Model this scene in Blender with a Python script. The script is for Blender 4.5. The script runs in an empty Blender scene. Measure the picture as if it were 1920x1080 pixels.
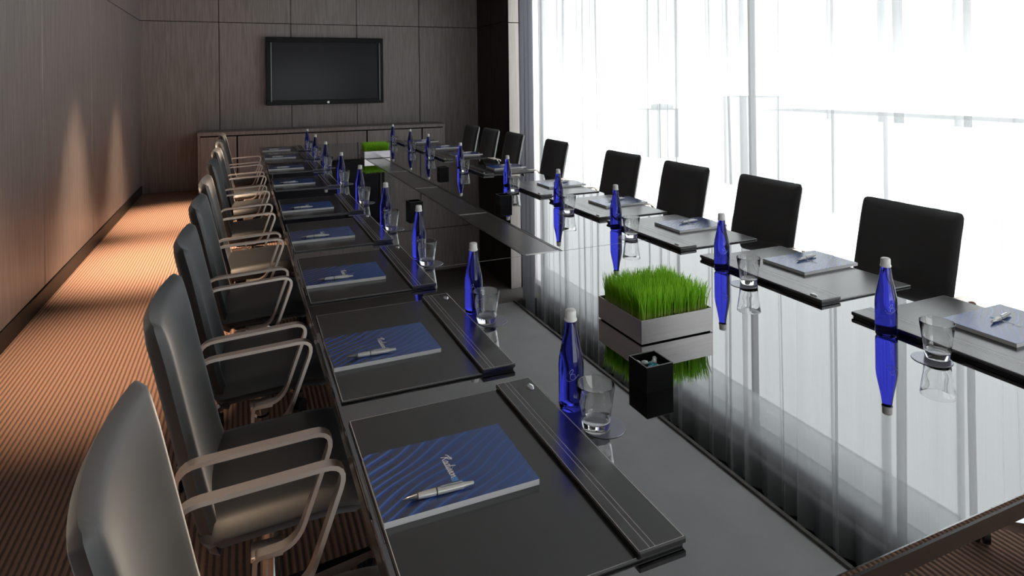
import bpy, bmesh, math, random
from mathutils import Vector, Matrix
random.seed(7)
SC = bpy.context.scene
COL = SC.collection
PI = math.pi

# ------------------------------------------------------------------ camera
F_PX, YAW, ROLL, YH = 1192.06, 0.40357, -0.0117928, 149.99
TZ = 0.74                                   # table top height
CAM_Z = TZ + 0.75
cam_d = bpy.data.cameras.new('camera')
cam = bpy.data.objects.new('camera', cam_d); COL.objects.link(cam)
cam_d.sensor_fit = 'HORIZONTAL'; cam_d.sensor_width = 36.0
cam_d.lens = F_PX * 36.0 / 1920.0
cam_d.shift_y = -(540.0 - YH) / 1920.0
cam_d.clip_start = 0.02; cam_d.clip_end = 500
fw = Vector((math.sin(YAW), math.cos(YAW), 0)); rt = Vector((math.cos(YAW), -math.sin(YAW), 0)); up = Vector((0, 0, 1))
rt3 = rt * math.cos(ROLL) + up * math.sin(ROLL); up3 = up * math.cos(ROLL) - rt * math.sin(ROLL)
m = Matrix((rt3, up3, -fw)).transposed().to_4x4(); m.translation = Vector((0, 0, CAM_Z))
cam.matrix_world = m
SC.camera = cam

# ------------------------------------------------------------------ world (hazy bright sky over a glaring ground)
w = bpy.data.worlds.new('sky'); SC.world = w; w.use_nodes = True
nt = w.node_tree; nt.nodes.clear()
tc = nt.nodes.new('ShaderNodeTexCoord'); sp = nt.nodes.new('ShaderNodeSeparateXYZ')
rp = nt.nodes.new('ShaderNodeValToRGB'); mr = nt.nodes.new('ShaderNodeMapRange')
mr.inputs['From Min'].default_value = -0.2; mr.inputs['From Max'].default_value = 0.3
bg = nt.nodes.new('ShaderNodeBackground'); wo = nt.nodes.new('ShaderNodeOutputWorld')
nt.links.new(tc.outputs['Generated'], sp.inputs[0]); nt.links.new(sp.outputs['Z'], mr.inputs['Value'])
nt.links.new(mr.outputs[0], rp.inputs[0]); nt.links.new(rp.outputs[0], bg.inputs[0]); nt.links.new(bg.outputs[0], wo.inputs[0])
cr = rp.color_ramp; cr.elements[0].position = 0.36; cr.elements[0].color = (1.0, 1.0, 1.0, 1)
cr.elements[1].position = 0.57; cr.elements[1].color = (0.37, 0.374, 0.38, 1)
bg.inputs[1].default_value = 5.7

# ------------------------------------------------------------------ exposure
vs = SC.view_settings
vs.view_transform = 'Standard'; vs.look = 'None'; vs.gamma = 1.0; vs.exposure = 0.0; vs.use_curve_mapping = False
try:
    SC.cycles.use_denoising = True
    SC.cycles.max_bounces = 14; SC.cycles.transmission_bounces = 10; SC.cycles.transparent_max_bounces = 24
    SC.cycles.diffuse_bounces = 5; SC.cycles.glossy_bounces = 5
    SC.cycles.caustics_reflective = False; SC.cycles.caustics_refractive = False
    SC.cycles.sample_clamp_indirect = 6.0
except Exception:
    pass

# ------------------------------------------------------------------ materials
MATS = {}
def mat(name, color, rough=0.5, metal=0.0, spec=0.5, ior=None, trans=0.0, coat=0.0):
    mt = bpy.data.materials.new(name); mt.use_nodes = True
    b = mt.node_tree.nodes['Principled BSDF']
    b.inputs['Base Color'].default_value = (*color, 1); b.inputs['Roughness'].default_value = rough
    b.inputs['Metallic'].default_value = metal; b.inputs['Specular IOR Level'].default_value = spec
    if ior: b.inputs['IOR'].default_value = ior
    b.inputs['Transmission Weight'].default_value = trans; b.inputs['Coat Weight'].default_value = coat
    MATS[name] = mt
    return mt, mt.node_tree, b
def N(t, kind, **kw):
    n = t.nodes.new(kind)
    for k, v in kw.items(): setattr(n, k, v)
    return n
def noise_mix(t, b, c1, c2, scale, stretch=(1, 1, 1), detail=4, coord='Object', lo=0.35, hi=0.65):
    tx = N(t, 'ShaderNodeTexCoord'); mp = N(t, 'ShaderNodeMapping'); mp.inputs['Scale'].default_value = stretch
    oi = N(t, 'ShaderNodeObjectInfo'); ad = N(t, 'ShaderNodeVectorMath', operation='ADD'); ml = N(t, 'ShaderNodeMath', operation='MULTIPLY'); ml.inputs[1].default_value = 37.0
    t.links.new(oi.outputs['Random'], ml.inputs[0]); t.links.new(tx.outputs[coord], ad.inputs[0]); t.links.new(ml.outputs[0], ad.inputs[1])
    t.links.new(ad.outputs[0], mp.inputs[0])
    ns = N(t, 'ShaderNodeTexNoise'); ns.inputs['Scale'].default_value = scale; ns.inputs['Detail'].default_value = detail
    t.links.new(mp.outputs[0], ns.inputs['Vector'])
    r = N(t, 'ShaderNodeValToRGB'); r.color_ramp.elements[0].position = lo; r.color_ramp.elements[1].position = hi
    r.color_ramp.elements[0].color = (*c1, 1); r.color_ramp.elements[1].color = (*c2, 1)
    t.links.new(ns.outputs[0], r.inputs[0]); t.links.new(r.outputs[0], b.inputs['Base Color'])
    return ns, r
def bump(t, b, src, strength=0.1, dist=0.002):
    bp = N(t, 'ShaderNodeBump'); bp.inputs['Strength'].default_value = strength; bp.inputs['Distance'].default_value = dist
    t.links.new(src, bp.inputs['Height']); t.links.new(bp.outputs[0], b.inputs['Normal'])

# dark veneer with vertical grain
_, t, b = mat('wood', (0.1, 0.08, 0.07), 0.42, spec=0.35)
ns, r = noise_mix(t, b, (0.21, 0.184, 0.177), (0.285, 0.257, 0.248), 6.0, (9, 9, 0.5), 6)
bump(t, b, ns.outputs[0], 0.08)
_, t, b = mat('wood_dark', (0.03, 0.025, 0.022), 0.5, spec=0.3)
ns, r = noise_mix(t, b, (0.022, 0.018, 0.016), (0.04, 0.034, 0.03), 6.0, (9, 9, 0.5), 5)
_, t, b = mat('wood_window_lit', (0.5, 0.46, 0.42), 0.5, spec=0.3)  # same panel wood, its colour lightened to paint in the window light
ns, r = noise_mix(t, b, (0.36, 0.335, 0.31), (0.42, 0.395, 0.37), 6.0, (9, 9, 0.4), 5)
mat('joint', (0.012, 0.01, 0.009), 0.8, spec=0.1)
_, t, b = mat('ceiling', (0.5, 0.5, 0.5), 0.9, spec=0.1)
noise_mix(t, b, (0.37, 0.37, 0.375), (0.40, 0.40, 0.405), 3.0)
mat('ceiling_dark', (0.13, 0.125, 0.12), 0.8, spec=0.1)
mat('pocket', (0.012, 0.012, 0.012), 0.9, spec=0.0)
# ribbed carpet: brown cord with dark lines running along the room
_, t, b = mat('carpet', (0.2, 0.1, 0.07), 0.95, spec=0.05)
tx = N(t, 'ShaderNodeTexCoord'); sx = N(t, 'ShaderNodeSeparateXYZ'); t.links.new(tx.outputs['Object'], sx.inputs[0])
ml = N(t, 'ShaderNodeMath', operation='MULTIPLY'); ml.inputs[1].default_value = 2 * PI / 0.0215; t.links.new(sx.outputs['X'], ml.inputs[0])
sn = N(t, 'ShaderNodeMath', operation='SINE'); t.links.new(ml.outputs[0], sn.inputs[0])
nz = N(t, 'ShaderNodeTexNoise'); nz.inputs['Scale'].default_value = 60; nz.inputs['Detail'].default_value = 3; t.links.new(tx.outputs['Object'], nz.inputs['Vector'])
ad = N(t, 'ShaderNodeMath', operation='MULTIPLY_ADD'); ad.inputs[1].default_value = 1.2; t.links.new(nz.outputs[0], ad.inputs[0]); t.links.new(sn.outputs[0], ad.inputs[2])
r = N(t, 'ShaderNodeValToRGB'); r.color_ramp.elements[0].position = 0.0; r.color_ramp.elements[1].position = 0.75
r.color_ramp.elements[0].color = (0.17, 0.115, 0.095, 1); r.color_ramp.elements[1].color = (0.40, 0.235, 0.165, 1)
t.links.new(ad.outputs[0], r.inputs[0]); t.links.new(r.outputs[0], b.inputs['Base Color']); bump(t, b, sn.outputs[0], 0.5, 0.003)
# black mirror glass of the table
_, t, b = mat('table_glass', (0.345, 0.345, 0.35), 0.012, metal=1.0)
mat('lid_glass', (0.055, 0.053, 0.05), 0.2, ior=1.7)
mat('table_edge', (0.02, 0.016, 0.014), 0.18, spec=0.6)
mat('seam', (0.01, 0.01, 0.01), 0.6)
mat('rail_metal', (0.14, 0.135, 0.125), 0.3, metal=1.0)
mat('bar_metal', (0.72, 0.71, 0.68), 0.3, metal=1.0)
# leather
_, t, b = mat('leather', (0.015, 0.0155, 0.017), 0.5, ior=1.75)
b.inputs['Sheen Weight'].default_value = 0.36; b.inputs['Sheen Roughness'].default_value = 0.35; b.inputs['Sheen Tint'].default_value = (0.85, 0.93, 1.0, 1)
nz = N(t, 'ShaderNodeTexNoise'); nz.inputs['Scale'].default_value = 260; bump(t, b, nz.outputs[0], 0.06, 0.0008)
_, t, b = mat('pad_leather', (0.008, 0.0078, 0.0078), 0.2, ior=2.1)
nz = N(t, 'ShaderNodeTexNoise'); nz.inputs['Scale'].default_value = 500; bump(t, b, nz.outputs[0], 0.05, 0.0005)
mat('pad_side', (0.006, 0.006, 0.006), 0.7, spec=0.15)
mat('thread', (0.62, 0.62, 0.60), 0.7, spec=0.2)
mat('chair_metal', (0.93, 0.83, 0.75), 0.36, metal=1.0)
mat('chrome', (0.72, 0.73, 0.74), 0.16, metal=1.0)
mat('black_plastic', (0.01, 0.01, 0.01), 0.45, spec=0.4)
mat('black_gloss', (0.004, 0.004, 0.004), 0.12, spec=0.35)
mat('cup_black', (0.004, 0.004, 0.0045), 0.35, spec=0.12)
mat('cup_rim', (0.16, 0.155, 0.15), 0.3, spec=0.6)
# bottle, tumbler
mat('blue_glass', (0.06, 0.07, 0.82), 0.0, ior=1.36, trans=1.0)
mat('clear_glass', (0.985, 0.99, 0.99), 0.0, ior=1.48, trans=1.0)
mat('cap_white', (0.83, 0.82, 0.80), 0.35, spec=0.5)
mat('etch', (0.55, 0.62, 0.9), 0.6)
mat('coaster', (0.36, 0.37, 0.44), 0.22, metal=0.6)
# notebook
_, t, b = mat('cover_blue', (0.03, 0.1, 0.45), 0.14, ior=1.85)
tx = N(t, 'ShaderNodeTexCoord'); mp = N(t, 'ShaderNodeMapping'); mp.inputs['Rotation'].default_value = (0, 0, 1.0); mp.inputs['Scale'].default_value = (1, 1, 1)
t.links.new(tx.outputs['Object'], mp.inputs[0])
wv = N(t, 'ShaderNodeTexWave'); wv.bands_direction = 'X'; wv.wave_profile = 'SAW'
wv.inputs['Scale'].default_value = 14.0; wv.inputs['Distortion'].default_value = 9.0; wv.inputs['Detail'].default_value = 1.0; wv.inputs['Detail Scale'].default_value = 0.55
mp2 = N(t, 'ShaderNodeMapping'); mp2.inputs['Scale'].default_value = (1.0, 0.6, 1.0); t.links.new(mp.outputs[0], mp2.inputs[0]); t.links.new(mp2.outputs[0], wv.inputs['Vector'])
r = N(t, 'ShaderNodeValToRGB'); e = r.color_ramp.elements
e[0].position = 0.0; e[0].color = (0.012, 0.055, 0.30, 1); e[1].position = 1.0; e[1].color = (0.02, 0.09, 0.40, 1)
q = e.new(0.38); q.color = (0.028, 0.032, 0.062, 1); q = e.new(0.72); q.color = (0.035, 0.04, 0.08, 1); q = e.new(0.90); q.color = (0.05, 0.16, 0.58, 1)
# right-hand end of the cover is a plainer, brighter blue
sx = N(t, 'ShaderNodeSeparateXYZ'); t.links.new(tx.outputs['Object'], sx.inputs[0])
mr2 = N(t, 'ShaderNodeMapRange'); mr2.inputs['From Min'].default_value = -0.10; mr2.inputs['From Max'].default_value = 0.15; mr2.inputs['To Min'].default_value = 0.05; mr2.inputs['To Max'].default_value = 0.85
t.links.new(sx.outputs['X'], mr2.inputs['Value'])
mx = N(t, 'ShaderNodeMix', data_type='RGBA'); t.links.new(mr2.outputs[0], mx.inputs[0]); t.links.new(wv.outputs['Fac'], r.inputs[0]); t.links.new(r.outputs[0], mx.inputs[6])
mx.inputs[7].default_value = (0.035, 0.125, 0.46, 1); t.links.new(mx.outputs[2], b.inputs['Base Color'])
mat('paper', (0.86, 0.86, 0.87), 0.7, spec=0.2)
mat('print_white', (0.88, 0.88, 0.9), 0.5)
mat('print_blue', (0.12, 0.34, 0.80), 0.5)
mat('pen_body', (0.66, 0.65, 0.63), 0.3, metal=0.25)
mat('pen_dark', (0.03, 0.03, 0.03), 0.4)
mat('pen_tip', (0.45, 0.45, 0.45), 0.25, metal=1.0)
# planter
_, t, b = mat('brushed_steel', (0.62, 0.59, 0.58), 0.17, metal=1.0)
ns, r = noise_mix(t, b, (0.60, 0.57, 0.565), (0.66, 0.63, 0.625), 20, (0.3, 0.3, 16), 3)
mat('soil', (0.02, 0.015, 0.01), 0.95)
_, t, b = mat('grass', (0.16, 0.42, 0.03), 0.5, spec=0.3)
at = N(t, 'ShaderNodeAttribute'); at.attribute_name = 'blade'
r = N(t, 'ShaderNodeValToRGB'); r.color_ramp.elements[0].color = (0.72, 0.76, 0.26, 1); r.color_ramp.elements[1].color = (0.46, 0.84, 0.07, 1); q = r.color_ramp.elements.new(0.35); q.color = (0.29, 0.60, 0.03, 1)
t.links.new(at.outputs['Fac'], r.inputs[0]); t.links.new(r.outputs[0], b.inputs['Base Color'])
tl = N(t, 'ShaderNodeBsdfTranslucent'); t.links.new(r.outputs[0], tl.inputs[0]); ms = N(t, 'ShaderNodeMixShader'); ms.inputs[0].default_value = 0.4
t.links.new(b.outputs[0], ms.inputs[1]); t.links.new(tl.outputs[0], ms.inputs[2]); t.links.new(ms.outputs[0], t.nodes['Material Output'].inputs[0])
mat('sweet_teal', (0.03, 0.42, 0.50), 0.3, spec=0.6); mat('sweet_white', (0.75, 0.82, 0.82), 0.3, spec=0.6)
# television
mat('tv_frame', (0.004, 0.004, 0.005), 0.3, spec=0.12)
mat('tv_screen', (0.009, 0.009, 0.015), 0.22, spec=0.15)
mat('tv_inlay', (0.14, 0.145, 0.15), 0.3, metal=0.6)
mat('tv_badge', (0.4, 0.4, 0.4), 0.3, metal=1.0)
# fabrics
def fabric(name, col, opaque, tlw):
    mt = bpy.data.materials.new(name); mt.use_nodes = True; t = mt.node_tree; t.nodes.clear(); MATS[name] = mt
    o = N(t, 'ShaderNodeOutputMaterial'); tr = N(t, 'ShaderNodeBsdfTransparent'); d = N(t, 'ShaderNodeBsdfDiffuse'); tl = N(t, 'ShaderNodeBsdfTranslucent')
    d.inputs[0].default_value = (*col, 1); tl.inputs[0].default_value = (*col, 1)
    m1 = N(t, 'ShaderNodeMixShader'); m1.inputs[0].default_value = tlw; t.links.new(d.outputs[0], m1.inputs[1]); t.links.new(tl.outputs[0], m1.inputs[2])
    tx = N(t, 'ShaderNodeTexCoord'); mp = N(t, 'ShaderNodeMapping'); mp.inputs['Scale'].default_value = (1, 260, 2); t.links.new(tx.outputs['Object'], mp.inputs[0])
    nz = N(t, 'ShaderNodeTexNoise'); nz.inputs['Scale'].default_value = 1.0; t.links.new(mp.outputs[0], nz.inputs['Vector'])
    mr = N(t, 'ShaderNodeMapRange'); mr.inputs['To Min'].default_value = opaque - 0.03; mr.inputs['To Max'].default_value = min(1.0, opaque + 0.03); t.links.new(nz.outputs[0], mr.inputs['Value'])
    m2 = N(t, 'ShaderNodeMixShader'); t.links.new(mr.outputs[0], m2.inputs[0]); t.links.new(tr.outputs[0], m2.inputs[1]); t.links.new(m1.outputs[0], m2.inputs[2]); t.links.new(m2.outputs[0], o.inputs[0])
fabric('sheer', (0.58, 0.59, 0.60), 0.46, 0.5)
fabric('drape', (0.30, 0.31, 0.35), 0.97, 0.35)
fabric('blind', (0.55, 0.57, 0.59), 0.52, 0.6)
mt = bpy.data.materials.new('pane'); mt.use_nodes = True; t = mt.node_tree; t.nodes.clear(); MATS['pane'] = mt
o = N(t, 'ShaderNodeOutputMaterial'); tr = N(t, 'ShaderNodeBsdfTransparent'); tr.inputs[0].default_value = (0.95, 0.97, 0.965, 1); gl = N(t, 'ShaderNodeBsdfGlossy'); gl.inputs['Roughness'].default_value = 0.0
m2 = N(t, 'ShaderNodeMixShader'); m2.inputs[0].default_value = 0.05; t.links.new(tr.outputs[0], m2.inputs[1]); t.links.new(gl.outputs[0], m2.inputs[2]); t.links.new(m2.outputs[0], o.inputs[0])
mat('mullion', (0.10, 0.105, 0.11), 0.5)
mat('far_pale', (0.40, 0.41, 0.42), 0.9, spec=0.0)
mat('trim_white', (0.6, 0.6, 0.6), 0.4)
mt = bpy.data.materials.new('lamp_warm'); mt.use_nodes = True; t = mt.node_tree; b = t.nodes['Principled BSDF']; MATS['lamp_warm'] = mt
b.inputs['Emission Color'].default_value = (1.0, 0.62, 0.33, 1); b.inputs['Emission Strength'].default_value = 6.0; b.inputs['Base Color'].default_value = (0.8, 0.7, 0.6, 1)

# ------------------------------------------------------------------ mesh helpers
class MB:
    def __init__(s): s.v = []; s.f = []
    def add(s, vs, fs):
        o = len(s.v); s.v += [tuple(p) for p in vs]; s.f += [tuple(i + o for i in f) for f in fs]; return s
    def box(s, x0, x1, y0, y1, z0, z1, bev=0.0, seg=1):
        bm = bmesh.new(); bmesh.ops.create_cube(bm, size=1.0)
        for v in bm.verts:
            v.co = Vector((x0 + (v.co.x + .5) * (x1 - x0), y0 + (v.co.y + .5) * (y1 - y0), z0 + (v.co.z + .5) * (z1 - z0)))
        if bev > 0: bmesh.ops.bevel(bm, geom=bm.edges[:], offset=bev, segments=seg, affect='EDGES', profile=0.5)
        bm.verts.index_update()
        s.add([v.co[:] for v in bm.verts], [[v.index for v in f.verts] for f in bm.faces]); bm.free(); return s
    def lathe(s, prof, n=24, c=(0, 0, 0)):
        # prof: list of (r,z); r==0 ends are capped with a point
        vs = []; rings = []
        for r, z in prof:
            if r <= 1e-7: rings.append([len(vs)]); vs.append((c[0], c[1], c[2] + z))
            else:
                rings.append(list(range(len(vs), len(vs) + n)))
                vs += [(c[0] + r * math.cos(2 * PI * k / n), c[1] + r * math.sin(2 * PI * k / n), c[2] + z) for k in range(n)]
        fs = []
        for a, b in zip(rings[:-1], rings[1:]):
            for k in range(n):
                k2 = (k + 1) % n
                if len(a) == 1 and len(b) == 1: continue
                if len(a) == 1: fs.append((a[0], b[k2], b[k]))
                elif len(b) == 1: fs.append((a[k], a[k2], b[0]))
                else: fs.append((a[k], a[k2], b[k2], b[k]))
        return s.add(vs, fs)
    def sweep(s, path, sec, normal, closed=False):
        # sweep a closed 2D section (a,b) along path; a along 'normal', b along the in-plane perpendicular
        P = [Vector(p) for p in path]; n = len(P); nv = Vector(normal).normalized(); vs = []; k = len(sec)
        for i in range(n):
            t = (P[min(i + 1, n - 1)] - P[max(i - 1, 0)]).normalized()
            perp = nv.cross(t).normalized()
            if 0 < i < n - 1:
                t1 = (P[i] - P[i - 1]).normalized(); ca = max(0.5, t.dot(t1))
            else: ca = 1.0
            for a, b in sec: vs.append(P[i] + nv * a + perp * (b / ca))
        fs = [(i * k + j, i * k + (j + 1) % k, (i + 1) * k + (j + 1) % k, (i + 1) * k + j) for i in range(n - 1) for j in range(k)]
        fs.append(tuple(range(k))[::-1]); fs.append(tuple((n - 1) * k + j for j in range(k)))
        return s.add(vs, fs)
    def tube(s, p0, p1, r0, r1=None, n=10):
        r1 = r0 if r1 is None else r1
        a = Vector(p0); b = Vector(p1); d = (b - a).normalized(); u = d.orthogonal().normalized(); w_ = d.cross(u)
        vs = [a + (u * math.cos(2 * PI * k / n) + w_ * math.sin(2 * PI * k / n)) * r0 for k in range(n)] + [b + (u * math.cos(2 * PI * k / n) + w_ * math.sin(2 * PI * k / n)) * r1 for k in range(n)]
        fs = [(k, (k + 1) % n, n + (k + 1) % n, n + k) for k in range(n)] + [tuple(range(n))[::-1], tuple(range(n, 2 * n))]
        return s.add(vs, fs)
    def ribbon(s, pts, width, fn, th=0.0):
        # flat pen stroke; pts 2D; fn maps 2D to 3D
        n = len(pts); vs = []
        for i in range(n):
            a = Vector(pts[max(i - 1, 0)]); c = Vector(pts[min(i + 1, n - 1)]); d = (c - a)
            d = d.normalized() if d.length > 1e-9 else Vector((1, 0)); p = Vector((-d.y, d.x)) * width / 2
            q = Vector(pts[i]); vs += [fn(q + p), fn(q - p)]
        return s.add(vs, [(2 * i, 2 * i + 1, 2 * i + 3, 2 * i + 2) for i in range(n - 1)])
    def mesh(s, name, material, smooth=None):
        me = bpy.data.meshes.new(name); me.from_pydata(s.v, [], s.f); me.validate(); me.materials.append(MATS[material])
        bm = bmesh.new(); bm.from_mesh(me); bmesh.ops.recalc_face_normals(bm, faces=bm.faces[:]); bm.to_mesh(me); bm.free()
        if smooth is not None:
            for p in me.polygons: p.use_smooth = True
            me.set_sharp_from_angle(angle=math.radians(smooth))
        return me
    def build(s, name, material, parent=None, smooth=None, loc=None):
        return link(name, s.mesh(name, material, smooth), parent, loc)
def link(name, me, parent=None, loc=None):
    o = bpy.data.objects.new(name, me); COL.objects.link(o)
    if parent: o.parent = parent
    if loc: o.location = loc
    return o
def tag(o, label=None, cat=None, group=None, kind=None):
    if label: o['label'] = label
    if cat: o['category'] = cat
    if group: o['group'] = group
    if kind: o['kind'] = kind
    return o
def thing(name, label, cat, loc=(0, 0, 0), rz=0.0, group=None):
    o = bpy.data.objects.new(name, None); COL.objects.link(o); o.location = loc; o.rotation_euler = (0, 0, rz); o.empty_display_size = 0.05
    return tag(o, label, cat, group)
KIDS = {}
def copy_tree(root, loc, rz, label):
    def rec(o, par):
        c = o.copy(); COL.objects.link(c); c.parent = par
        for ch in o.children: rec(ch, c)
        return c
    r = rec(root, None); r.location = loc; r.rotation_euler = (0, 0, rz); r['label'] = label
    return r
BEZ = lambda p0, p1, p2, n=5: [tuple(Vector(p0) * (1 - t) ** 2 + Vector(p1) * 2 * t * (1 - t) + Vector(p2) * t * t) for t in [i / n for i in range(n + 1)]]
def rounded(pts, rad, n=5):
    out = [pts[0]]
    for i in range(1, len(pts) - 1):
        a, b, c = Vector(pts[i - 1]), Vector(pts[i]), Vector(pts[i + 1])
        r = rad[i] if isinstance(rad, (list, tuple)) else rad
        p = b + (a - b).normalized() * min(r, (a - b).length * .49); q = b + (c - b).normalized() * min(r, (c - b).length * .49)
        out += BEZ(p, b, q, n)
    out.append(pts[-1]); return [tuple(p) for p in out]
def struct(name, o): o.name = name; o['kind'] = 'structure'; return o
ORD = ['nearest', 'second', 'third', 'fourth', 'fifth', 'sixth', 'seventh', 'eighth', 'farthest']
def nth(i): return 'nearest the camera' if i == 0 else ('farthest from camera' if i == 8 else ORD[i] + ' from camera')

# ------------------------------------------------------------------ room shell
XL, XR, YB, YN, CZ = -1.26, 3.62, 9.90, -2.5, TZ + 2.30
JZ = TZ + 1.615                     # horizontal panel joint
floor = struct('floor', MB().box(XL - .1, 4.3, YN - .1, YB + .1, -0.1, 0).build('floor', 'carpet'))
ceil = struct('ceiling', MB().box(XL - .1, 3.45, YN - .1, 8.05, CZ, CZ + .30).build('ceiling', 'ceiling'))
tr = struct('trim_1', MB().box(XL - .1, XR + .3, 8.05, YB + .1, CZ, CZ + .30).build('trim_1', 'ceiling_dark'))
tr = struct('trim_2', MB().box(3.45, 4.1, YN - .1, 8.05, CZ + .26, CZ + .32).build('trim_2', 'pocket'))
tr = struct('trim_3', MB().box(3.42, 3.45, YN - .1, 8.05, CZ - .02, CZ).build('trim_3', 'ceiling_dark'))
def panelled(name, axis, pos, sign, cuts, zc, span, zr, matname='wood', back='joint'):
    # wall slab with one proud panel per module; axis 'x' = wall runs along x at y=pos
    a0, a1 = span
    mb = MB()
    if axis == 'x': mb.box(a0, a1, min(pos, pos + sign * .1), max(pos, pos + sign * .1), zr[0], zr[1])
    else: mb.box(min(pos, pos + sign * .1), max(pos, pos + sign * .1), a0, a1, zr[0], zr[1])
    wall = struct(name, mb.build(name, back)); g = 0.004
    for i in range(len(cuts) - 1):
        for j in range(len(zc) - 1):
            c0, c1, z0, z1 = cuts[i] + g, cuts[i + 1] - g, zc[j] + g, zc[j + 1] - g
            cx, cz = (c0 + c1) / 2, (z0 + z1) / 2; hx, hz = (c1 - c0) / 2, (z1 - z0) / 2
            th0, th1 = (-.018, .0) if sign > 0 else (.0, .018)
            m_ = MB()
            if axis == 'x': m_.box(-hx, hx, th0, th1, -hz, hz, .003); loc = (cx, pos, cz)
            else: m_.box(th0, th1, -hx, hx, -hz, hz, .003); loc = (pos, cx, cz)
            m_.build('panel', matname, wall, loc=loc)
    return wall
panelled('wall_back', 'x', YB, 1, [XL, -.275, .689, 1.641, 2.62, XR], [0, JZ, CZ], (XL - .1, XR + .4), (0, CZ))
panelled('wall_left', 'y', XL, -1, [YN + 1.55 * i for i in range(9)], [.12, JZ, CZ], (YN, YB), (0, CZ))
bb = struct('baseboard_left', MB().box(XL, XL + .022, YN, YB, 0, .115, .003).build('baseboard_left', 'wood_dark'))
panelled('wall_right', 'y', XR, 1, [8.60, 9.25, YB], [0, JZ, CZ], (8.60, YB), (0, CZ), 'wood_dark')
rv = struct('trim_4', MB().box(XR - .02, 4.0, 8.56, 8.60, 0, CZ).build('trim_4', 'joint'))
for z0, z1 in ((0, JZ - .03), (JZ - .022, CZ)):
    MB().box(-.06, .10, -.018, 0, -(z1 - z0) / 2 + .002, (z1 - z0) / 2 - .002, .002).build('panel', 'wood_window_lit', rv, loc=(XR + .04, 8.56, (z0 + z1) / 2))
wn = struct('wall_near', MB().box(XL - .1, .1, YN - .1, YN, 0, CZ).box(3.3, 4.1, YN - .1, YN, 0, CZ).box(.1, 3.3, YN - .1, YN, 2.1, CZ).build('wall_near', 'wood'))
w2 = struct('window_2', MB().box(.1, 3.3, YN - .08, YN - .02, 0, .06).box(.1, 3.3, YN - .08, YN - .02, 2.04, 2.1).build('window_2', 'mullion'))
for x in (.12, 1.7, 3.28): MB().box(-.02, .02, YN - .08, YN - .02, .06, 2.04).build('mullion', 'mullion', w2, loc=(x, 0, 0))
for x in (.14, 1.72): MB().box(x, x + 1.54, YN - .056, YN - .044, .06, 2.04).build('pane', 'pane', w2)

# window wall: header, frame, panes
WX = 3.95
struct('trim_5', MB().box(3.90, 4.1, YN, 8.56, CZ - .04, CZ + .32).build('trim_5', 'pocket'))
win = struct('window_1', MB().box(WX - .05, WX + .05, YN, 8.56, 0, .06).box(WX - .05, WX + .05, YN, 8.56, CZ - .10, CZ - .04).build('window_1', 'mullion'))
MULL = [YN + .03, 0.05, 4.12, 8.2]
for y in MULL: MB().box(WX - .03, WX + .03, -.014, .014, .06, CZ - .10, .003).build('mullion', 'mullion', win, loc=(0, y, 0))
for a, b_ in zip(MULL[:-1], MULL[1:]):
    MB().box(WX - .006, WX + .006, a + .014, b_ - .014, .06, CZ - .10).build('pane', 'pane', win)

# ------------------------------------------------------------------ curtains
def curtain(name, x, y0, y1, z0, z1, wmin, wmax, amin, amax, bmax, material, seed, nz=7):
    rnd = random.Random(seed); pts = []; y = y0
    while y > y1:
        wd = rnd.uniform(wmin, wmax); a = rnd.uniform(amin, amax); b = rnd.uniform(0.0, bmax); ph = rnd.uniform(-.5, .5); lean = rnd.uniform(-.05, .05)
        for k in range(14):
            t = k / 14; pts.append((a * math.sin(2 * PI * t), y - wd * (t + b * math.sin(4 * PI * t)), ph, lean))
        y -= wd
    vs = []; fs = []; n = len(pts)
    for j in range(nz + 1):
        v = j / nz; z = z0 + (z1 - z0) * v
        for i, (ox, yy, ph, lean) in enumerate(pts):
            am = 1.0 + .5 * math.sin(2.2 * v + ph * 6) * (1 - v)
            vs.append((x + ox * am, yy + lean * (1 - v) * .6 + .006 * math.sin(5 * v + i * .05), z))
    for j in range(nz):
        for i in range(n - 1): fs.append((j * n + i, j * n + i + 1, (j + 1) * n + i + 1, (j + 1) * n + i))
    return MB().add(vs, fs)
cu = curtain('sheer', 3.755, 8.30, YN + .1, 0.015, CZ + .24, .10, .30, .015, .05, .24, 'sheer', 11).build('sheer_curtain', 'sheer', None, 180)
tag(cu, 'sheer white floor-length curtain covering the whole window wall', 'curtain')
dr = curtain('drape', 3.60, 8.14, 7.76, 0.012, CZ + .22, .07, .11, .018, .034, .08, 'drape', 3).build('drape', 'drape', None, 180)
tag(dr, 'grey drape gathered at the far end of the sheer curtain', 'curtain')
rb = thing('roller_blind', 'pale roller blind lowered behind the top of the sheer curtain', 'blind', (3.868, 0, 0))
MB().box(-.002, .002, YN + .1, 8.1, TZ + 1.86, CZ + .02).build('blind_cloth', 'blind', rb)
MB().box(-.004, .004, YN + .1, 8.1, TZ + 1.850, TZ + 1.860).build('hem_bar', 'blind', rb)
MB().tube((0, YN + .1, CZ + .07), (0, 8.1, CZ + .07), .025, n=12).build('roller', 'far_pale', rb, 40)

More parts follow.
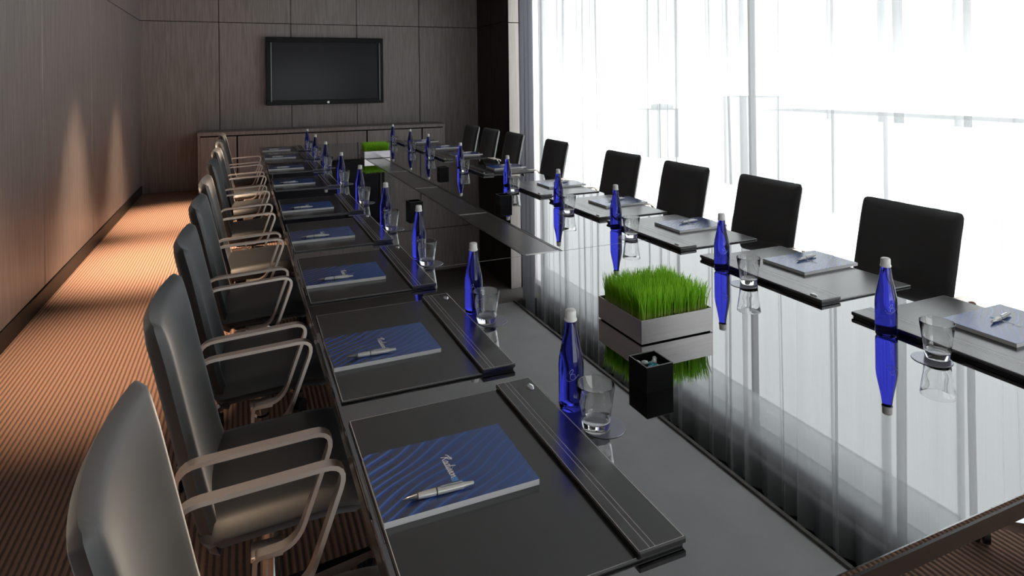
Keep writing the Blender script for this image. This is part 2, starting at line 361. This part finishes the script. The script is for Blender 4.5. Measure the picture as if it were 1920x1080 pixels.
# things outside, washed out by the glare
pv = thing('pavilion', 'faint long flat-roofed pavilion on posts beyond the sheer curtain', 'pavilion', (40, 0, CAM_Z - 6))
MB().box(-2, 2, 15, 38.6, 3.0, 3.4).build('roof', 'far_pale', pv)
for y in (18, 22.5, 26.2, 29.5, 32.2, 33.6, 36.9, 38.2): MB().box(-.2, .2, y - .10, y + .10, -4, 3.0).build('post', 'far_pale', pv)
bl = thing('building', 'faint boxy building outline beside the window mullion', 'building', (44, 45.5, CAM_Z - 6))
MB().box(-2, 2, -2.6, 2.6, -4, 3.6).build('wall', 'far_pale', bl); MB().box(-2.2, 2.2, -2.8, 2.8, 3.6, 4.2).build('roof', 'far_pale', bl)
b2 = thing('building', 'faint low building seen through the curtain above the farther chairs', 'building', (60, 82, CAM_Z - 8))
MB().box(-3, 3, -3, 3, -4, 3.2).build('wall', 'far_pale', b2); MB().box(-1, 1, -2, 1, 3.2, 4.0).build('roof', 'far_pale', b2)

# ------------------------------------------------------------------ recessed downlights over the aisle
for i, (lx, ly, pw, lb) in enumerate(((-.60, 8.0, 1250, 'recessed ceiling downlight at the far end of the left aisle'), (-.62, 6.15, 1550, 'recessed ceiling downlight over the middle of the left aisle'),
                                  (-.60, 4.1, 560, 'recessed ceiling downlight over the near half of the left aisle'), (-.46, 1.2, 220, 'recessed ceiling downlight above the nearest left chair'))):
    d = thing('downlight', lb, 'light', (lx, ly, CZ), group='aisle downlights')
    MB().lathe([(.038, -.0005), (.055, -.006), (.058, -.004), (.058, .0), (.038, 0)], 24).build('trim_ring', 'trim_white', d, 40)
    MB().lathe([(0, -.003), (.036, -.003), (.036, 0.0)], 20).build('lens', 'lamp_warm', d, 40)
    L = bpy.data.lights.new('downlight_beam', 'SPOT'); L.energy = pw; L.color = (1.0, 0.71, 0.48); L.spot_size = math.radians(43); L.spot_blend = 1.0; L.shadow_soft_size = .03
    lo = bpy.data.objects.new('beam', L); COL.objects.link(lo); lo.parent = d; lo.location = (0, 0, -.012)

# ------------------------------------------------------------------ television
tv = thing('television', 'wide black flat television mounted on the dark panelled end wall', 'television', (1.178, YB - .04, TZ + .918))
tw, th_ = .842, .494
MB().box(-.35, .35, -.03, 0, -.2, .2).build('wall_bracket', 'black_plastic', tv)
MB().box(-tw, tw, -.085, -.03, -th_, th_, .008).build('housing', 'tv_frame', tv)
fr = MB().box(-tw, tw, -.10, -.085, th_ - .075, th_, .004).box(-tw, tw, -.10, -.085, -th_, -th_ + .07, .004).box(-tw, -tw + .085, -.10, -.085, -th_ + .07, th_ - .075, .004).box(tw - .085, tw, -.10, -.085, -th_ + .07, th_ - .075, .004).build('bezel', 'tv_frame', tv)
MB().box(-tw + .085, tw - .085, -.0875, -.085, -th_ + .07, th_ - .075).build('screen', 'tv_screen', tv)
MB().box(-tw + .066, -tw + .078, -.103, -.10, -th_ + .05, th_ - .08).build('inlay_strip', 'tv_inlay', fr); MB().box(tw - .06, tw - .05, -.103, -.10, -th_ + .04, th_ - .07).build('inlay_strip', 'tv_inlay', fr)
MB().lathe([(0, .0), (.018, .0), (.018, .004), (0, .004)], 16).build('badge', 'tv_badge', fr, loc=(0.02, -.101, -th_ + .03))
for o in fr.children:
    if o.name.startswith('badge'): o.rotation_euler = (PI / 2, 0, 0)

# ------------------------------------------------------------------ credenza
cr_ = thing('credenza', 'long low wooden credenza against the end wall under the television', 'cabinet', (0, 9.42, 0))
x0, x1, ct = -.535, 2.89, TZ + .095
MB().box(x0 + .03, x1 - .03, .03, .44, 0, .08).build('plinth', 'joint', cr_)
MB().box(x0 + .01, x1 - .01, .03, .455, .08, ct - .05).build('carcass', 'joint', cr_)
MB().box(x0 - .004, x1 + .004, 0, .46, ct - .05, ct, .004).build('top', 'wood', cr_)
MB().box(x0, x0 + .03, .01, .46, 0, ct - .05, .002).build('end_panel', 'wood', cr_); MB().box(x1 - .03, x1, .01, .46, 0, ct - .05, .002).build('end_panel', 'wood', cr_)
cuts = [x0 + .03, -.05, .845, 1.27, 1.70, 2.53, x1 - .03]
for i in range(6):
    a, b_ = cuts[i] + (.009 if i not in (0, 3) else .002), cuts[i + 1] - (.009 if i not in (2, 5) else .002)
    MB().box(-(b_ - a) / 2, (b_ - a) / 2, 0, .022, -(ct - .14) / 2, (ct - .14) / 2 - .006, .002).build('door', 'wood', cr_, loc=((a + b_) / 2, .008, .08 + (ct - .14) / 2))

# ------------------------------------------------------------------ conference table
TX0, TX1, TY0, TY1 = .198, 2.192, .688, 7.98
S1, S2 = 2.475, 6.64
CX = (TX0 + TX1) / 2
tb = thing('conference_table', 'long black mirror-gloss conference table set for eighteen', 'table', (CX, 0, 0))
L_, R_ = TX0 - CX, TX1 - CX
MB().box(L_, R_, TY0, TY1, TZ - .045, TZ - .010, .003).build('top_slab', 'table_edge', tb)
TRH = .088
g = .0012
for a, b_, c, d in ((L_, R_, TY0, S1), (L_, -TRH, S1, S2), (TRH, R_, S1, S2), (L_, R_, S2, TY1)):
    MB().box(a + g, b_ - g, c + g, d - g, TZ - .010, TZ, .0012).build('glass_panel', 'table_glass', tb)
ch = MB().box(-TRH, TRH, S1, S2, TZ - .0099, TZ - .006).build('cable_channel', 'seam', tb)
for sx_ in (-1, 1): MB().box(sx_ * TRH - .008, sx_ * TRH + .008, S1, S2, TZ - .006, TZ, .001).build('channel_rail', 'rail_metal', ch)
bars = [S1 + .008, 3.385, 4.355, 5.24, S2 - .008]
for y in bars: MB().box(-TRH + .008, TRH - .008, y - .010, y + .010, TZ - .006, TZ, .001).build('channel_crossbar', 'bar_metal', ch)
for a, b_ in zip(bars[:-1], bars[1:]): MB().box(-TRH + .009, TRH - .009, a + .012, b_ - .012, TZ - .006, TZ - .0012, .001).build('channel_lid', 'lid_glass', ch)
for y in (1.7, 4.33, 6.95):
    MB().box(-.32, .32, y - .35, y + .35, 0, TZ - .045, .004).build('pedestal', 'wood_dark', tb)
MB().box(-.05, .05, 1.7, 6.95, .40, TZ - .045).build('spine_beam', 'wood_dark', tb)

# ------------------------------------------------------------------ chair
def pillow(path, A, T, r, nu, nv, hollow=0.0, crown=0.0, axis='x'):
    """Padded sheet following a 2D path (x,z) and +-A in y; T thickness; r corner radius."""
    P = [Vector(p) for p in path]; cum = [0]
    for a, b in zip(P[:-1], P[1:]): cum.append(cum[-1] + (b - a).length)
    Ltot = cum[-1]; B = Ltot / 2
    def at(s):
        s = min(max(s, 0), Ltot)
        for i in range(len(P) - 1):
            if s <= cum[i + 1] + 1e-9:
                t = (s - cum[i]) / (cum[i + 1] - cum[i]); break
        p = P[i].lerp(P[i + 1], t); d0 = (P[i + 1] - P[i]).normalized()
        return p, d0
    def tang(s):
        a, _ = at(s - .03); b, _ = at(s + .03); return (b - a).normalized()
    def grid(n):
        out = []
        for k in range(n + 1):
            x = -1 + 2 * k / n; out.append(math.sin(x * PI / 2) * .55 + x * .45)
        return out
    us, vv = grid(nu), grid(nv); vs = []; idx = {}
    for side in (1, -1):
        for j, v in enumerate(vv):
            for i, u in enumerate(us):
                edge = i in (0, nu) or j in (0, nv)
                if side == -1 and edge: idx[(side, i, j)] = idx[(1, i, j)]; continue
                px, pv = u * A, v * B
                qx, qv = abs(px) - (A - r), abs(pv) - (B - r)
                if qx > 0 and qv > 0:
                    m_ = max(qx, qv); n_ = math.hypot(qx, qv); qx, qv = qx * m_ / n_, qv * m_ / n_
                    px = math.copysign(A - r + qx, px); pv = math.copysign(B - r + qv, pv)
                k = max(abs(u), abs(v)); th = 0 if edge else T / 2 * (1 - k ** 11) ** .5
                th *= (1 + crown * (1 - u * u) * (1 - v * v)) if side == 1 else 1
                p, _ = at(pv + B); tg = tang(pv + B); nn = Vector((tg.y, -tg.x))
                q = p + nn * (side * th + hollow * (u * u))
                idx[(side, i, j)] = len(vs); vs.append((q.x, px, q.y))
    fs = []
    for side in (1, -1):
        for j in range(nv):
            for i in range(nu):
                f = (idx[(side, i, j)], idx[(side, i + 1, j)], idx[(side, i + 1, j + 1)], idx[(side, i, j + 1)])
                fs.append(f if side == 1 else f[::-1])
    return MB().add(vs, fs)
CHAIRX = .06
def make_chair():
    c = thing('conference_chair', 'x', 'chair', group='conference chairs around the table')
    back = [(-.136, .378), (-.150, .42), (-.168, .48), (-.187, .56), (-.208, .66), (-.229, .76), (-.250, .86), (-.272, .945)]
    pillow(back, .222, .048, .026, 16, 18, hollow=.03, crown=.1).build('backrest', 'leather', c, 60)
    seat = [(-.160, .434), (-.10, .440), (0, .446), (.12, .452), (.19, .448), (.235, .425)]
    seat = [(x, z) for x, z in seat[::-1]]
    pillow(seat, .235, .075, .05, 12, 12, crown=.12).build('seat', 'leather', c, 60)
    sec = [(-.014, -.005), (.014, -.005), (.014, .005), (-.014, .005)]
    for s in (-1, 1):
        path = rounded([(-.190, .50), (-.196, .655), (.145, .672), (.055, .425), (-.035, .418), (-.038, .372)], [0, .05, .055, .05, .012, 0], 6)
        arm = MB().sweep([(x, s * .283, z) for x, z in path], sec, (0, 1, 0)).build('armrest', 'chair_metal', c, 35)
        MB().box(-.045, .025, -.05 if s > 0 else -.006, .006 if s > 0 else .05, -.006, .006, .002).build('bracket', 'chair_metal', arm, loc=(-.0, s * .283, .413))
        MB().box(-.008, .008, -.062 if s > 0 else .0, .0 if s > 0 else .062, -.012, .012, .002).build('rear_pin', 'chair_metal', arm, loc=(-.190, s * .283, .515))
    MB().box(-.10, .10, -.07, .07, .345, .402, .008).build('mechanism', 'black_plastic', c)
    MB().lathe([(0, .07), (.035, .07), (.035, .13), (.026, .14), (.026, .25), (.02, .255), (.02, .35), (0, .35)], 16).build('column', 'chrome', c, 40)
    sp_ = MB()
    sp_.add([(.02, -.024, .075), (.02, .024, .075), (.02, .02, .125), (.02, -.02, .125), (.30, -.013, .066), (.30, .013, .066), (.30, .010, .084), (.30, -.010, .084)],
            [(0, 1, 2, 3), (4, 7, 6, 5), (0, 4, 5, 1), (1, 5, 6, 2), (2, 6, 7, 3), (3, 7, 4, 0)])
    sm = sp_.mesh('spoke', 'chrome'); ca = MB().tube((-.0, -.022, .028), (0, -.006, .028), .028, n=14).tube((0, .006, .028), (0, .022, .028), .028, n=14).tube((0, 0, .028), (0, 0, .068), .008, n=8)
    cm = ca.mesh('caster', 'black_plastic', 40)
    for k in range(5):
        a = 2 * PI * k / 5 + .35
        s_ = link('spoke', sm, c); s_.rotation_euler = (0, 0, a)
        w_ = link('caster', cm, s_, (.285, 0, 0)); w_.rotation_euler = (0, 0, .8 + k)
    return c
S_L = [1.13, 1.815, 2.535, 3.25, 4.0, 4.98, 5.9, 6.74, 7.53]
S_R = [1.11, 1.82, 2.55, 3.22, 3.95, 4.97, 6.02, 6.75, 7.56]
C_L = [1.13, 1.84, 2.56, 3.28, 4.0, 4.9, 5.75, 6.6, 7.4]
C_R = [1.06, 1.80, 2.57, 3.25, 3.96, 5.03, 5.96, 6.62, 7.25]
chair = make_chair(); first = True
for side, ys in (('left', C_L), ('window', C_R)):
    for i, y in enumerate(ys):
        lb = 'black leather armchair on the %s side of the table, %s' % (side, nth(i))
        loc = (CHAIRX, y, 0) if side == 'left' else (2 * CX - CHAIRX, y, 0); rz = 0 if side == 'left' else PI
        rz += random.uniform(-.03, .03)
        if first: chair.location = loc; chair.rotation_euler = (0, 0, rz); chair['label'] = lb; first = False
        else: copy_tree(chair, loc, rz, lb)

# ------------------------------------------------------------------ place settings
def make_pad():
    p = thing('desk_pad', 'x', 'desk pad', group='leather desk pads')
    hx, hy = .2185, .298                  # local +x = towards table centre; strip along +x
    MB().box(-hx, hx - .002, -hy, hy, 0, .0055, .0018).build('base', 'pad_leather', p)
    st = MB().box(hx - .088, hx + .002, -hy - .003, hy + .003, .0057, .0165, .0022).build('strip', 'pad_leather', p)
    MB().box(hx - .084, hx - .001, -hy, hy, .0056, .0058).build('strip_backing', 'pad_side', st)
    z = .01656; wd = .0011
    def line(x0, y0, x1, y1, zz):
        return ((x0, y0), (x1, y1), zz)
    for (a, b2_, zz, w2) in (line(hx - .0855, -hy, hx - .0855, hy, z) + (wd,), line(hx - .066, -hy, hx - .066, hy, z) + (wd,), line(hx - .056, -hy, hx - .056, hy, z) + (wd,),
                         line(hx - .0015, -hy, hx - .0015, hy, z) + (.0022,), line(hx - .0855, -hy, hx - .002, -hy, z) + (wd,), line(hx - .0855, hy, hx - .002, hy, z) + (wd,),
                         line(-hx + .003, -hy + .003, -hx + .003, hy - .003, .0056) + (wd,), line(-hx + .003, hy - .003, hx - .09, hy - .003, .0056) + (wd,), line(-hx + .003, -hy + .003, hx - .09, -hy + .003, .0056) + (wd,)):
        MB().ribbon([a, b2_], w2, lambda q, zz=zz: (q.x, q.y, zz)).build('stitching', 'thread', st if zz == z else p)
    m_ = MB().lathe([(0, .0045), (.006, .0045), (.010, .003), (.011, 0)], 14)
    m_.v = [(x * .75, y * 1.3, zz) for x, y, zz in m_.v]; m_.build('stud', 'chrome', st, 60, loc=(hx - .018, hy - .045, .0165))
    return p
# hand-drawn script strokes for the cover (unit: x along the word, y up)
GL = [
 ('R', [[(.0, .55), (.06, .72), (.22, .80), (.62, .86), (.95, .98)], [(.48, .92), (.42, .55), (.36, .12), (.30, -.02)], [(.42, .80), (.62, .98), (.80, .96), (.82, .78), (.66, .60), (.44, .50)], [(.52, .50), (.66, .30), (.80, .06), (.92, .0)]], .98),
 ('a', [[(.40, .38), (.24, .46), (.08, .32), (.06, .12), (.18, .0), (.32, .10), (.42, .38)], [(.42, .40), (.38, .10), (.48, .0), (.58, .10)]], .54),
 ('d', [[(.40, .38), (.24, .46), (.08, .32), (.06, .12), (.18, .0), (.32, .10), (.44, .40)], [(.56, 1.0), (.44, .40), (.40, .10), (.50, .0), (.60, .10)]], .56),
 ('i', [[(.06, .10), (.16, .44), (.14, .10), (.22, .0), (.32, .10)], [(.20, .62), (.23, .68)]], .28),
 ('s', [[(.02, .06), (.26, .48), (.30, .26), (.24, .04), (.08, .0)], [(.24, .04), (.40, .10)]], .38),
 ('s', [[(.02, .06), (.26, .48), (.30, .26), (.24, .04), (.08, .0)], [(.24, .04), (.40, .10)]], .38),
 ('o', [[(.26, .44), (.10, .34), (.06, .12), (.18, .0), (.34, .12), (.36, .34), (.26, .44), (.44, .36)]], .42),
 ('n', [[(.04, .42), (.06, .0)], [(.06, .16), (.20, .42), (.32, .40), (.34, .04), (.46, .04), (.56, .14)]], .5)]
def dense(st, n=4):
    if len(st) < 3: return st
    out = []
    for i in range(len(st) - 1):
        p0, p1, p2, p3 = [Vector(st[min(max(i + k, 0), len(st) - 1)]) for k in (-1, 0, 1, 2)]
        for k in range(n):
            t = k / n; out.append(tuple(.5 * ((2 * p1) + (p2 - p0) * t + (2 * p0 - 5 * p1 + 4 * p2 - p3) * t * t + (3 * p1 - p0 - 3 * p2 + p3) * t ** 3)))
    out.append(st[-1]); return out
def make_notebook():
    n = thing('notebook', 'x', 'notebook', group='blue notebooks')
    hx, hy, t = .143, .102, .0115
    pg_ = MB().box(-hx, hx, -hy, hy, 0, t - .0006).build('pages', 'paper', n)
    cv = MB().box(-hx - .0004, hx + .0004, -hy - .0002, hy + .0002, t - .0006, t).build('cover', 'cover_blue', n)
    mb = MB(); adv = 0.0; S = .0185
    # word runs along -y, letters' up = +x... placed right of the cover centre
    for ch_, strokes, wd in GL:
        for st in strokes:
            mb.ribbon(dense([(x + adv + y * .12, y) for x, y in st]), .13, lambda q: (-.004 + q.y * S, .040 - q.x * S, t + .0003))
        adv += wd
    mb.build('lettering', 'print_white', cv)
    MB().box(-.006, .006, -.046, -.034, t, t + .0003).build('emblem', 'print_blue', cv)
    return n
def make_pen():
    p = thing('pen', 'x', 'pen', group='silver pens on the notebooks')
    r = .0062
    def lx(prof, c): # lathe turned along x
        m_ = MB().lathe(prof, 14); m_.v = [(z + c, y, x + r) for x, y, z in m_.v]; return m_
    lx([(0, 0), (r * .8, .002), (r, .02), (r, .052), (r * .96, .084), (0, .084)], -.036).build('barrel', 'pen_body', p, 40)
    b_ = lx([(0, 0), (r * 1.0, 0), (r * .6, -.014), (r * .16, -.025), (0, -.026)], -.036).build('tip', 'pen_tip', p, 40)
    lx([(r * .98, 0), (r * 1.06, 0), (r * 1.06, .0022), (r * .98, .0022)], -.002).build('ring', 'pen_dark', p, 40)
    lx([(0, 0), (r * .8, 0), (r * .55, .012), (r * .5, .02), (0, .022)], .047).build('button', 'pen_body', p, 40)
    MB().box(.006, .046, -.0018, .0018, 2 * r - .0006, 2 * r + .0016, .0006).build('clip', 'chrome', p)
    return p
def make_bottle():
    p = thing('water_bottle', 'x', 'bottle', group='blue glass water bottles')
    prof = [(0, .0025), (.018, .0), (.0255, .0015), (.0285, .006), (.029, .012), (.029, .098), (.0282, .110), (.0262, .123), (.0232, .138), (.0196, .155), (.0165, .172), (.0142, .187), (.0130, .198), (.0127, .206), (0, .206)]
    g_ = MB().lathe(prof, 28).build('glass_body', 'blue_glass', p, 60)
    cap = [(0, .225), (.0100, .225), (.0122, .2235), (.0130, .220), (.0131, .206), (.0145, .2045), (.0148, .201), (.0134, .1995), (.0131, .2005)]
    MB().lathe(cap, 24).build('cap', 'cap_white', p, 40)
    R_b = .0293; mb = MB()
    for st in ([(-.016, -.004), (-.010, -.012), (.0, -.011), (.008, -.004), (.006, .004), (-.002, .002), (-.003, -.006), (.006, -.008), (.016, .002)], [(-.006, .004), (-.002, .012), (.003, .014), (.002, .008), (-.004, .002)]):
        mb.ribbon(dense(st), .0011, lambda q: (R_b * math.sin(q.x / R_b) * 1, -R_b * math.cos(q.x / R_b), .086 + q.y))
    lg = mb.build('etched_mark', 'etch', g_); lg.rotation_euler = (0, 0, -.45)
    return p
def make_glass():
    p = thing('tumbler', 'x', 'glass', group='clear glass tumblers')
    MB().lathe([(0, .0), (.027, .0), (.0295, .002), (.0325, .030), (.0368, .060), (.0415, .094), (.0412, .0955), (.0398, .0955), (.0393, .094), (.0348, .060), (.0310, .034), (.0285, .019), (.02, .016), (0, .0155)], 32).build('bowl', 'clear_glass', p, 60)
    return p
def make_coaster():
    o = MB().lathe([(0, 0), (.047, 0), (.0475, .0008), (.047, .0016), (0, .0016)], 32).build('coaster', 'coaster', None, 40)
    return tag(o, 'x', 'coaster', 'round coasters under the tumblers')
pad, nbk, pen, btl, gls, cst = make_pad(), make_notebook(), make_pen(), make_bottle(), make_glass(), make_coaster()
used = set()
def put(o, loc, rz, label):
    if o.name not in used: used.add(o.name); o.location = loc; o.rotation_euler = (0, 0, rz); o['label'] = label; return o
    return copy_tree(o, loc, rz, label)
PADX = .428
B_L = [1.285, 1.945, 2.63, 3.30, 4.07, 4.88, 5.83, 6.68, 7.50]
B_R = [1.265, 1.945, 2.70, 3.32, 4.09, 5.12, 6.12, 6.85, 7.72]
NB_L = [1.160, 1.785, 2.50, 3.20, 3.955, 4.97, 5.87, 6.73, 7.49]
for i in range(9):
    for side in (0, 1):
        f = (lambda x: x) if side == 0 else (lambda x: 2 * CX - x)
        rz = 0 if side == 0 else PI; sn_ = 'left' if side == 0 else 'window'; q = 'on the %s side, %s' % (sn_, nth(i))
        sy = (S_L if side == 0 else S_R)[i]; k = 1 if side == 0 else -1
        ny = NB_L[i] if side == 0 else S_R[i] + .045
        jr = random.uniform(-.015, .015)
        put(pad, (f(PADX), sy, TZ), rz + (0 if i == 0 else random.uniform(-.006, .006)), 'black stitched leather desk pad ' + q)
        nx = .354 if side == 0 else f(.315)
        put(nbk, (nx, ny, TZ + .0058), rz + jr, 'blue-covered notebook ' + q)
        px, py = (.312, ny - .070) if side == 0 else (nx - .0, ny + .02)
        put(pen, (px, py, TZ + .0058 + .0118), jr + (-.045 if side == 0 else .15), 'silver pen lying on the notebook ' + q)
        by = (B_L if side == 0 else B_R)[i]; bx = .687 if side == 0 else 1.704
        put(btl, (bx, by, TZ), 0, 'blue glass bottle of water with white cap ' + q)
        gx, gy = (bx + .006, by - .098) if side == 0 else (bx - .014, by - .155)
        put(cst, (gx + (.02 if side == 0 else -.022), gy, TZ), 0, 'thin round coaster under the tumbler ' + q)
        put(gls, (gx, gy, TZ + .0017), 0, 'clear glass tumbler beside a blue bottle ' + q)

# ------------------------------------------------------------------ wheatgrass planters
def make_planter(label, loc):
    p = thing('grass_planter', label, 'planter', loc, group='wheatgrass planters')
    hx, hy, h = .126, .116, .070; t_ = .003
    MB().box(-hx + .006, hx - .006, -hy + .006, hy - .006, 0, .003).build('foot', 'joint', p)
    MB().box(-hx + t_, hx - t_, -hy + t_, hy - t_, .003, .006).build('bottom', 'brushed_steel', p)
    for s in (-1, 1):
        MB().box(-hx, hx, -t_ / 2, t_ / 2, .003, h, .0008).build('side_panel', 'brushed_steel', p, loc=(0, s * (hy - t_ / 2), 0))
        MB().box(-t_ / 2, t_ / 2, -hy + t_, hy - t_, .003, h, .0008).build('side_panel', 'brushed_steel', p, loc=(s * (hx - t_ / 2), 0, 0))
    MB().box(-hx + t_, hx - t_, -hy + t_, hy - t_, .006, h - .012).build('soil', 'soil', p)
    rnd = random.Random(5); vs, fs, bl_ = [], [], []
    for k in range(4200):
        x = rnd.uniform(-hx + .014, hx - .012); y = rnd.uniform(-hy + .012, hy - .012); L = rnd.uniform(.062, .096); wd = rnd.uniform(.0009, .0017); a = rnd.uniform(0, 2 * PI)
        lean = rnd.gauss(0, .007); ex = max(-1, min(1, x / hx)) * .006 + lean; ey = max(-1, min(1, y / hy)) * .006 + rnd.gauss(0, .007)
        ca, sa = math.cos(a) * wd, math.sin(a) * wd; z0 = h - .013; o_ = len(vs)
        for q, wf in ((0, 1), (.5, 1), (.85, .6)):
            vs += [(x + ex * q * q - ca * wf, y + ey * q * q - sa * wf, z0 + L * q), (x + ex * q * q + ca * wf, y + ey * q * q + sa * wf, z0 + L * q)]; bl_ += [q, q]
        vs.append((x + ex, y + ey, z0 + L)); bl_.append(1.0)
        fs += [(o_, o_ + 1, o_ + 3, o_ + 2), (o_ + 2, o_ + 3, o_ + 5, o_ + 4), (o_ + 4, o_ + 5, o_ + 6)]
    me = bpy.data.meshes.new('grass'); me.from_pydata(vs, [], fs); me.materials.append(MATS['grass'])
    at_ = me.attributes.new('blade', 'FLOAT', 'POINT'); at_.data.foreach_set('value', bl_)
    g_ = link('grass', me, p); g_['kind'] = 'stuff'; g_['label'] = 'dense upright bright green wheatgrass blades'
    return p
pl = make_planter('steel box of bright green wheatgrass on the near half of the table', (1.151, 1.615, TZ))
copy_tree(pl, (1.225, 6.36, TZ), 0, 'small steel box of wheatgrass at the far end of the table')

# ------------------------------------------------------------------ black holders with sweets
def make_cup(label, loc):
    p = thing('sweet_holder', label, 'holder', loc, group='square black holders'); h, hh, t_ = .038, .060, .003
    for s in (-1, 1):
        MB().box(-h, h, -t_ / 2, t_ / 2, 0, hh).build('side', 'cup_black', p, loc=(0, s * (h - t_ / 2), 0)); MB().box(-t_ / 2, t_ / 2, -h + t_, h - t_, 0, hh).build('side', 'cup_black', p, loc=(s * (h - t_ / 2), 0, 0))
    MB().box(-h + t_, h - t_, -h + t_, h - t_, 0, .041).build('base', 'cup_black', p)
    r_ = MB()
    for a in ((-h, h, -h, -h + t_), (-h, h, h - t_, h), (-h, -h + t_, -h + t_, h - t_), (h - t_, h, -h + t_, h - t_)): r_.box(*a, hh, hh + .0012)
    r_.build('rim', 'cup_rim', p)
    return p
cp = make_cup('square black holder with wrapped sweets beside the near wheatgrass planter', (.919, 1.306, TZ))
copy_tree(cp, (.915, 3.60, TZ), .1, 'square black holder left of the cable channel, mid table')
copy_tree(cp, (1.452, 3.55, TZ), 0, 'square black holder behind the fifth bottle on the window side')
copy_tree(cp, (1.487, 4.92, TZ), 0, 'square black holder right of the channel toward the far end')
def sweet(x, y, z, rz, m_, lb):
    s_ = thing('wrapped_sweet', lb, 'sweet', (x, y, z), rz, 'wrapped sweets')
    e_ = MB().lathe([(0, -.008), (.005, -.006), (.0068, 0), (.005, .006), (0, .008)], 10); e_.v = [(zz * 1.2, yy, xx + .0066) for xx, yy, zz in e_.v]; e_.build('sweet_body', m_, s_, 60)
    for k in (-1, 1):
        f_ = MB().lathe([(.0015, 0), (.004, .004), (.0062, .010), (.0045, .006), (.0015, 0)], 9); f_.v = [(k * (.0085 + zz), yy, xx + .0066) for xx, yy, zz in f_.v]; f_.build('wrapper_twist', m_, s_, 30)
for x, y, z, rz, m_, lb in ((.905, 1.289, .0412, .4, 'sweet_teal', 'teal wrapped sweet at the near-left side inside the near black holder'), (.925, 1.290, .0412, 1.9, 'sweet_teal', 'teal wrapped sweet in the middle of the near black holder'),
                        (.936, 1.315, .0412, .9, 'sweet_white', 'white wrapped sweet at the right inside the near black holder'), (.910, 1.318, .0412, 2.6, 'sweet_white', 'white wrapped sweet at the back of the near black holder')):
    sweet(x, y, TZ + z, rz, m_, lb)
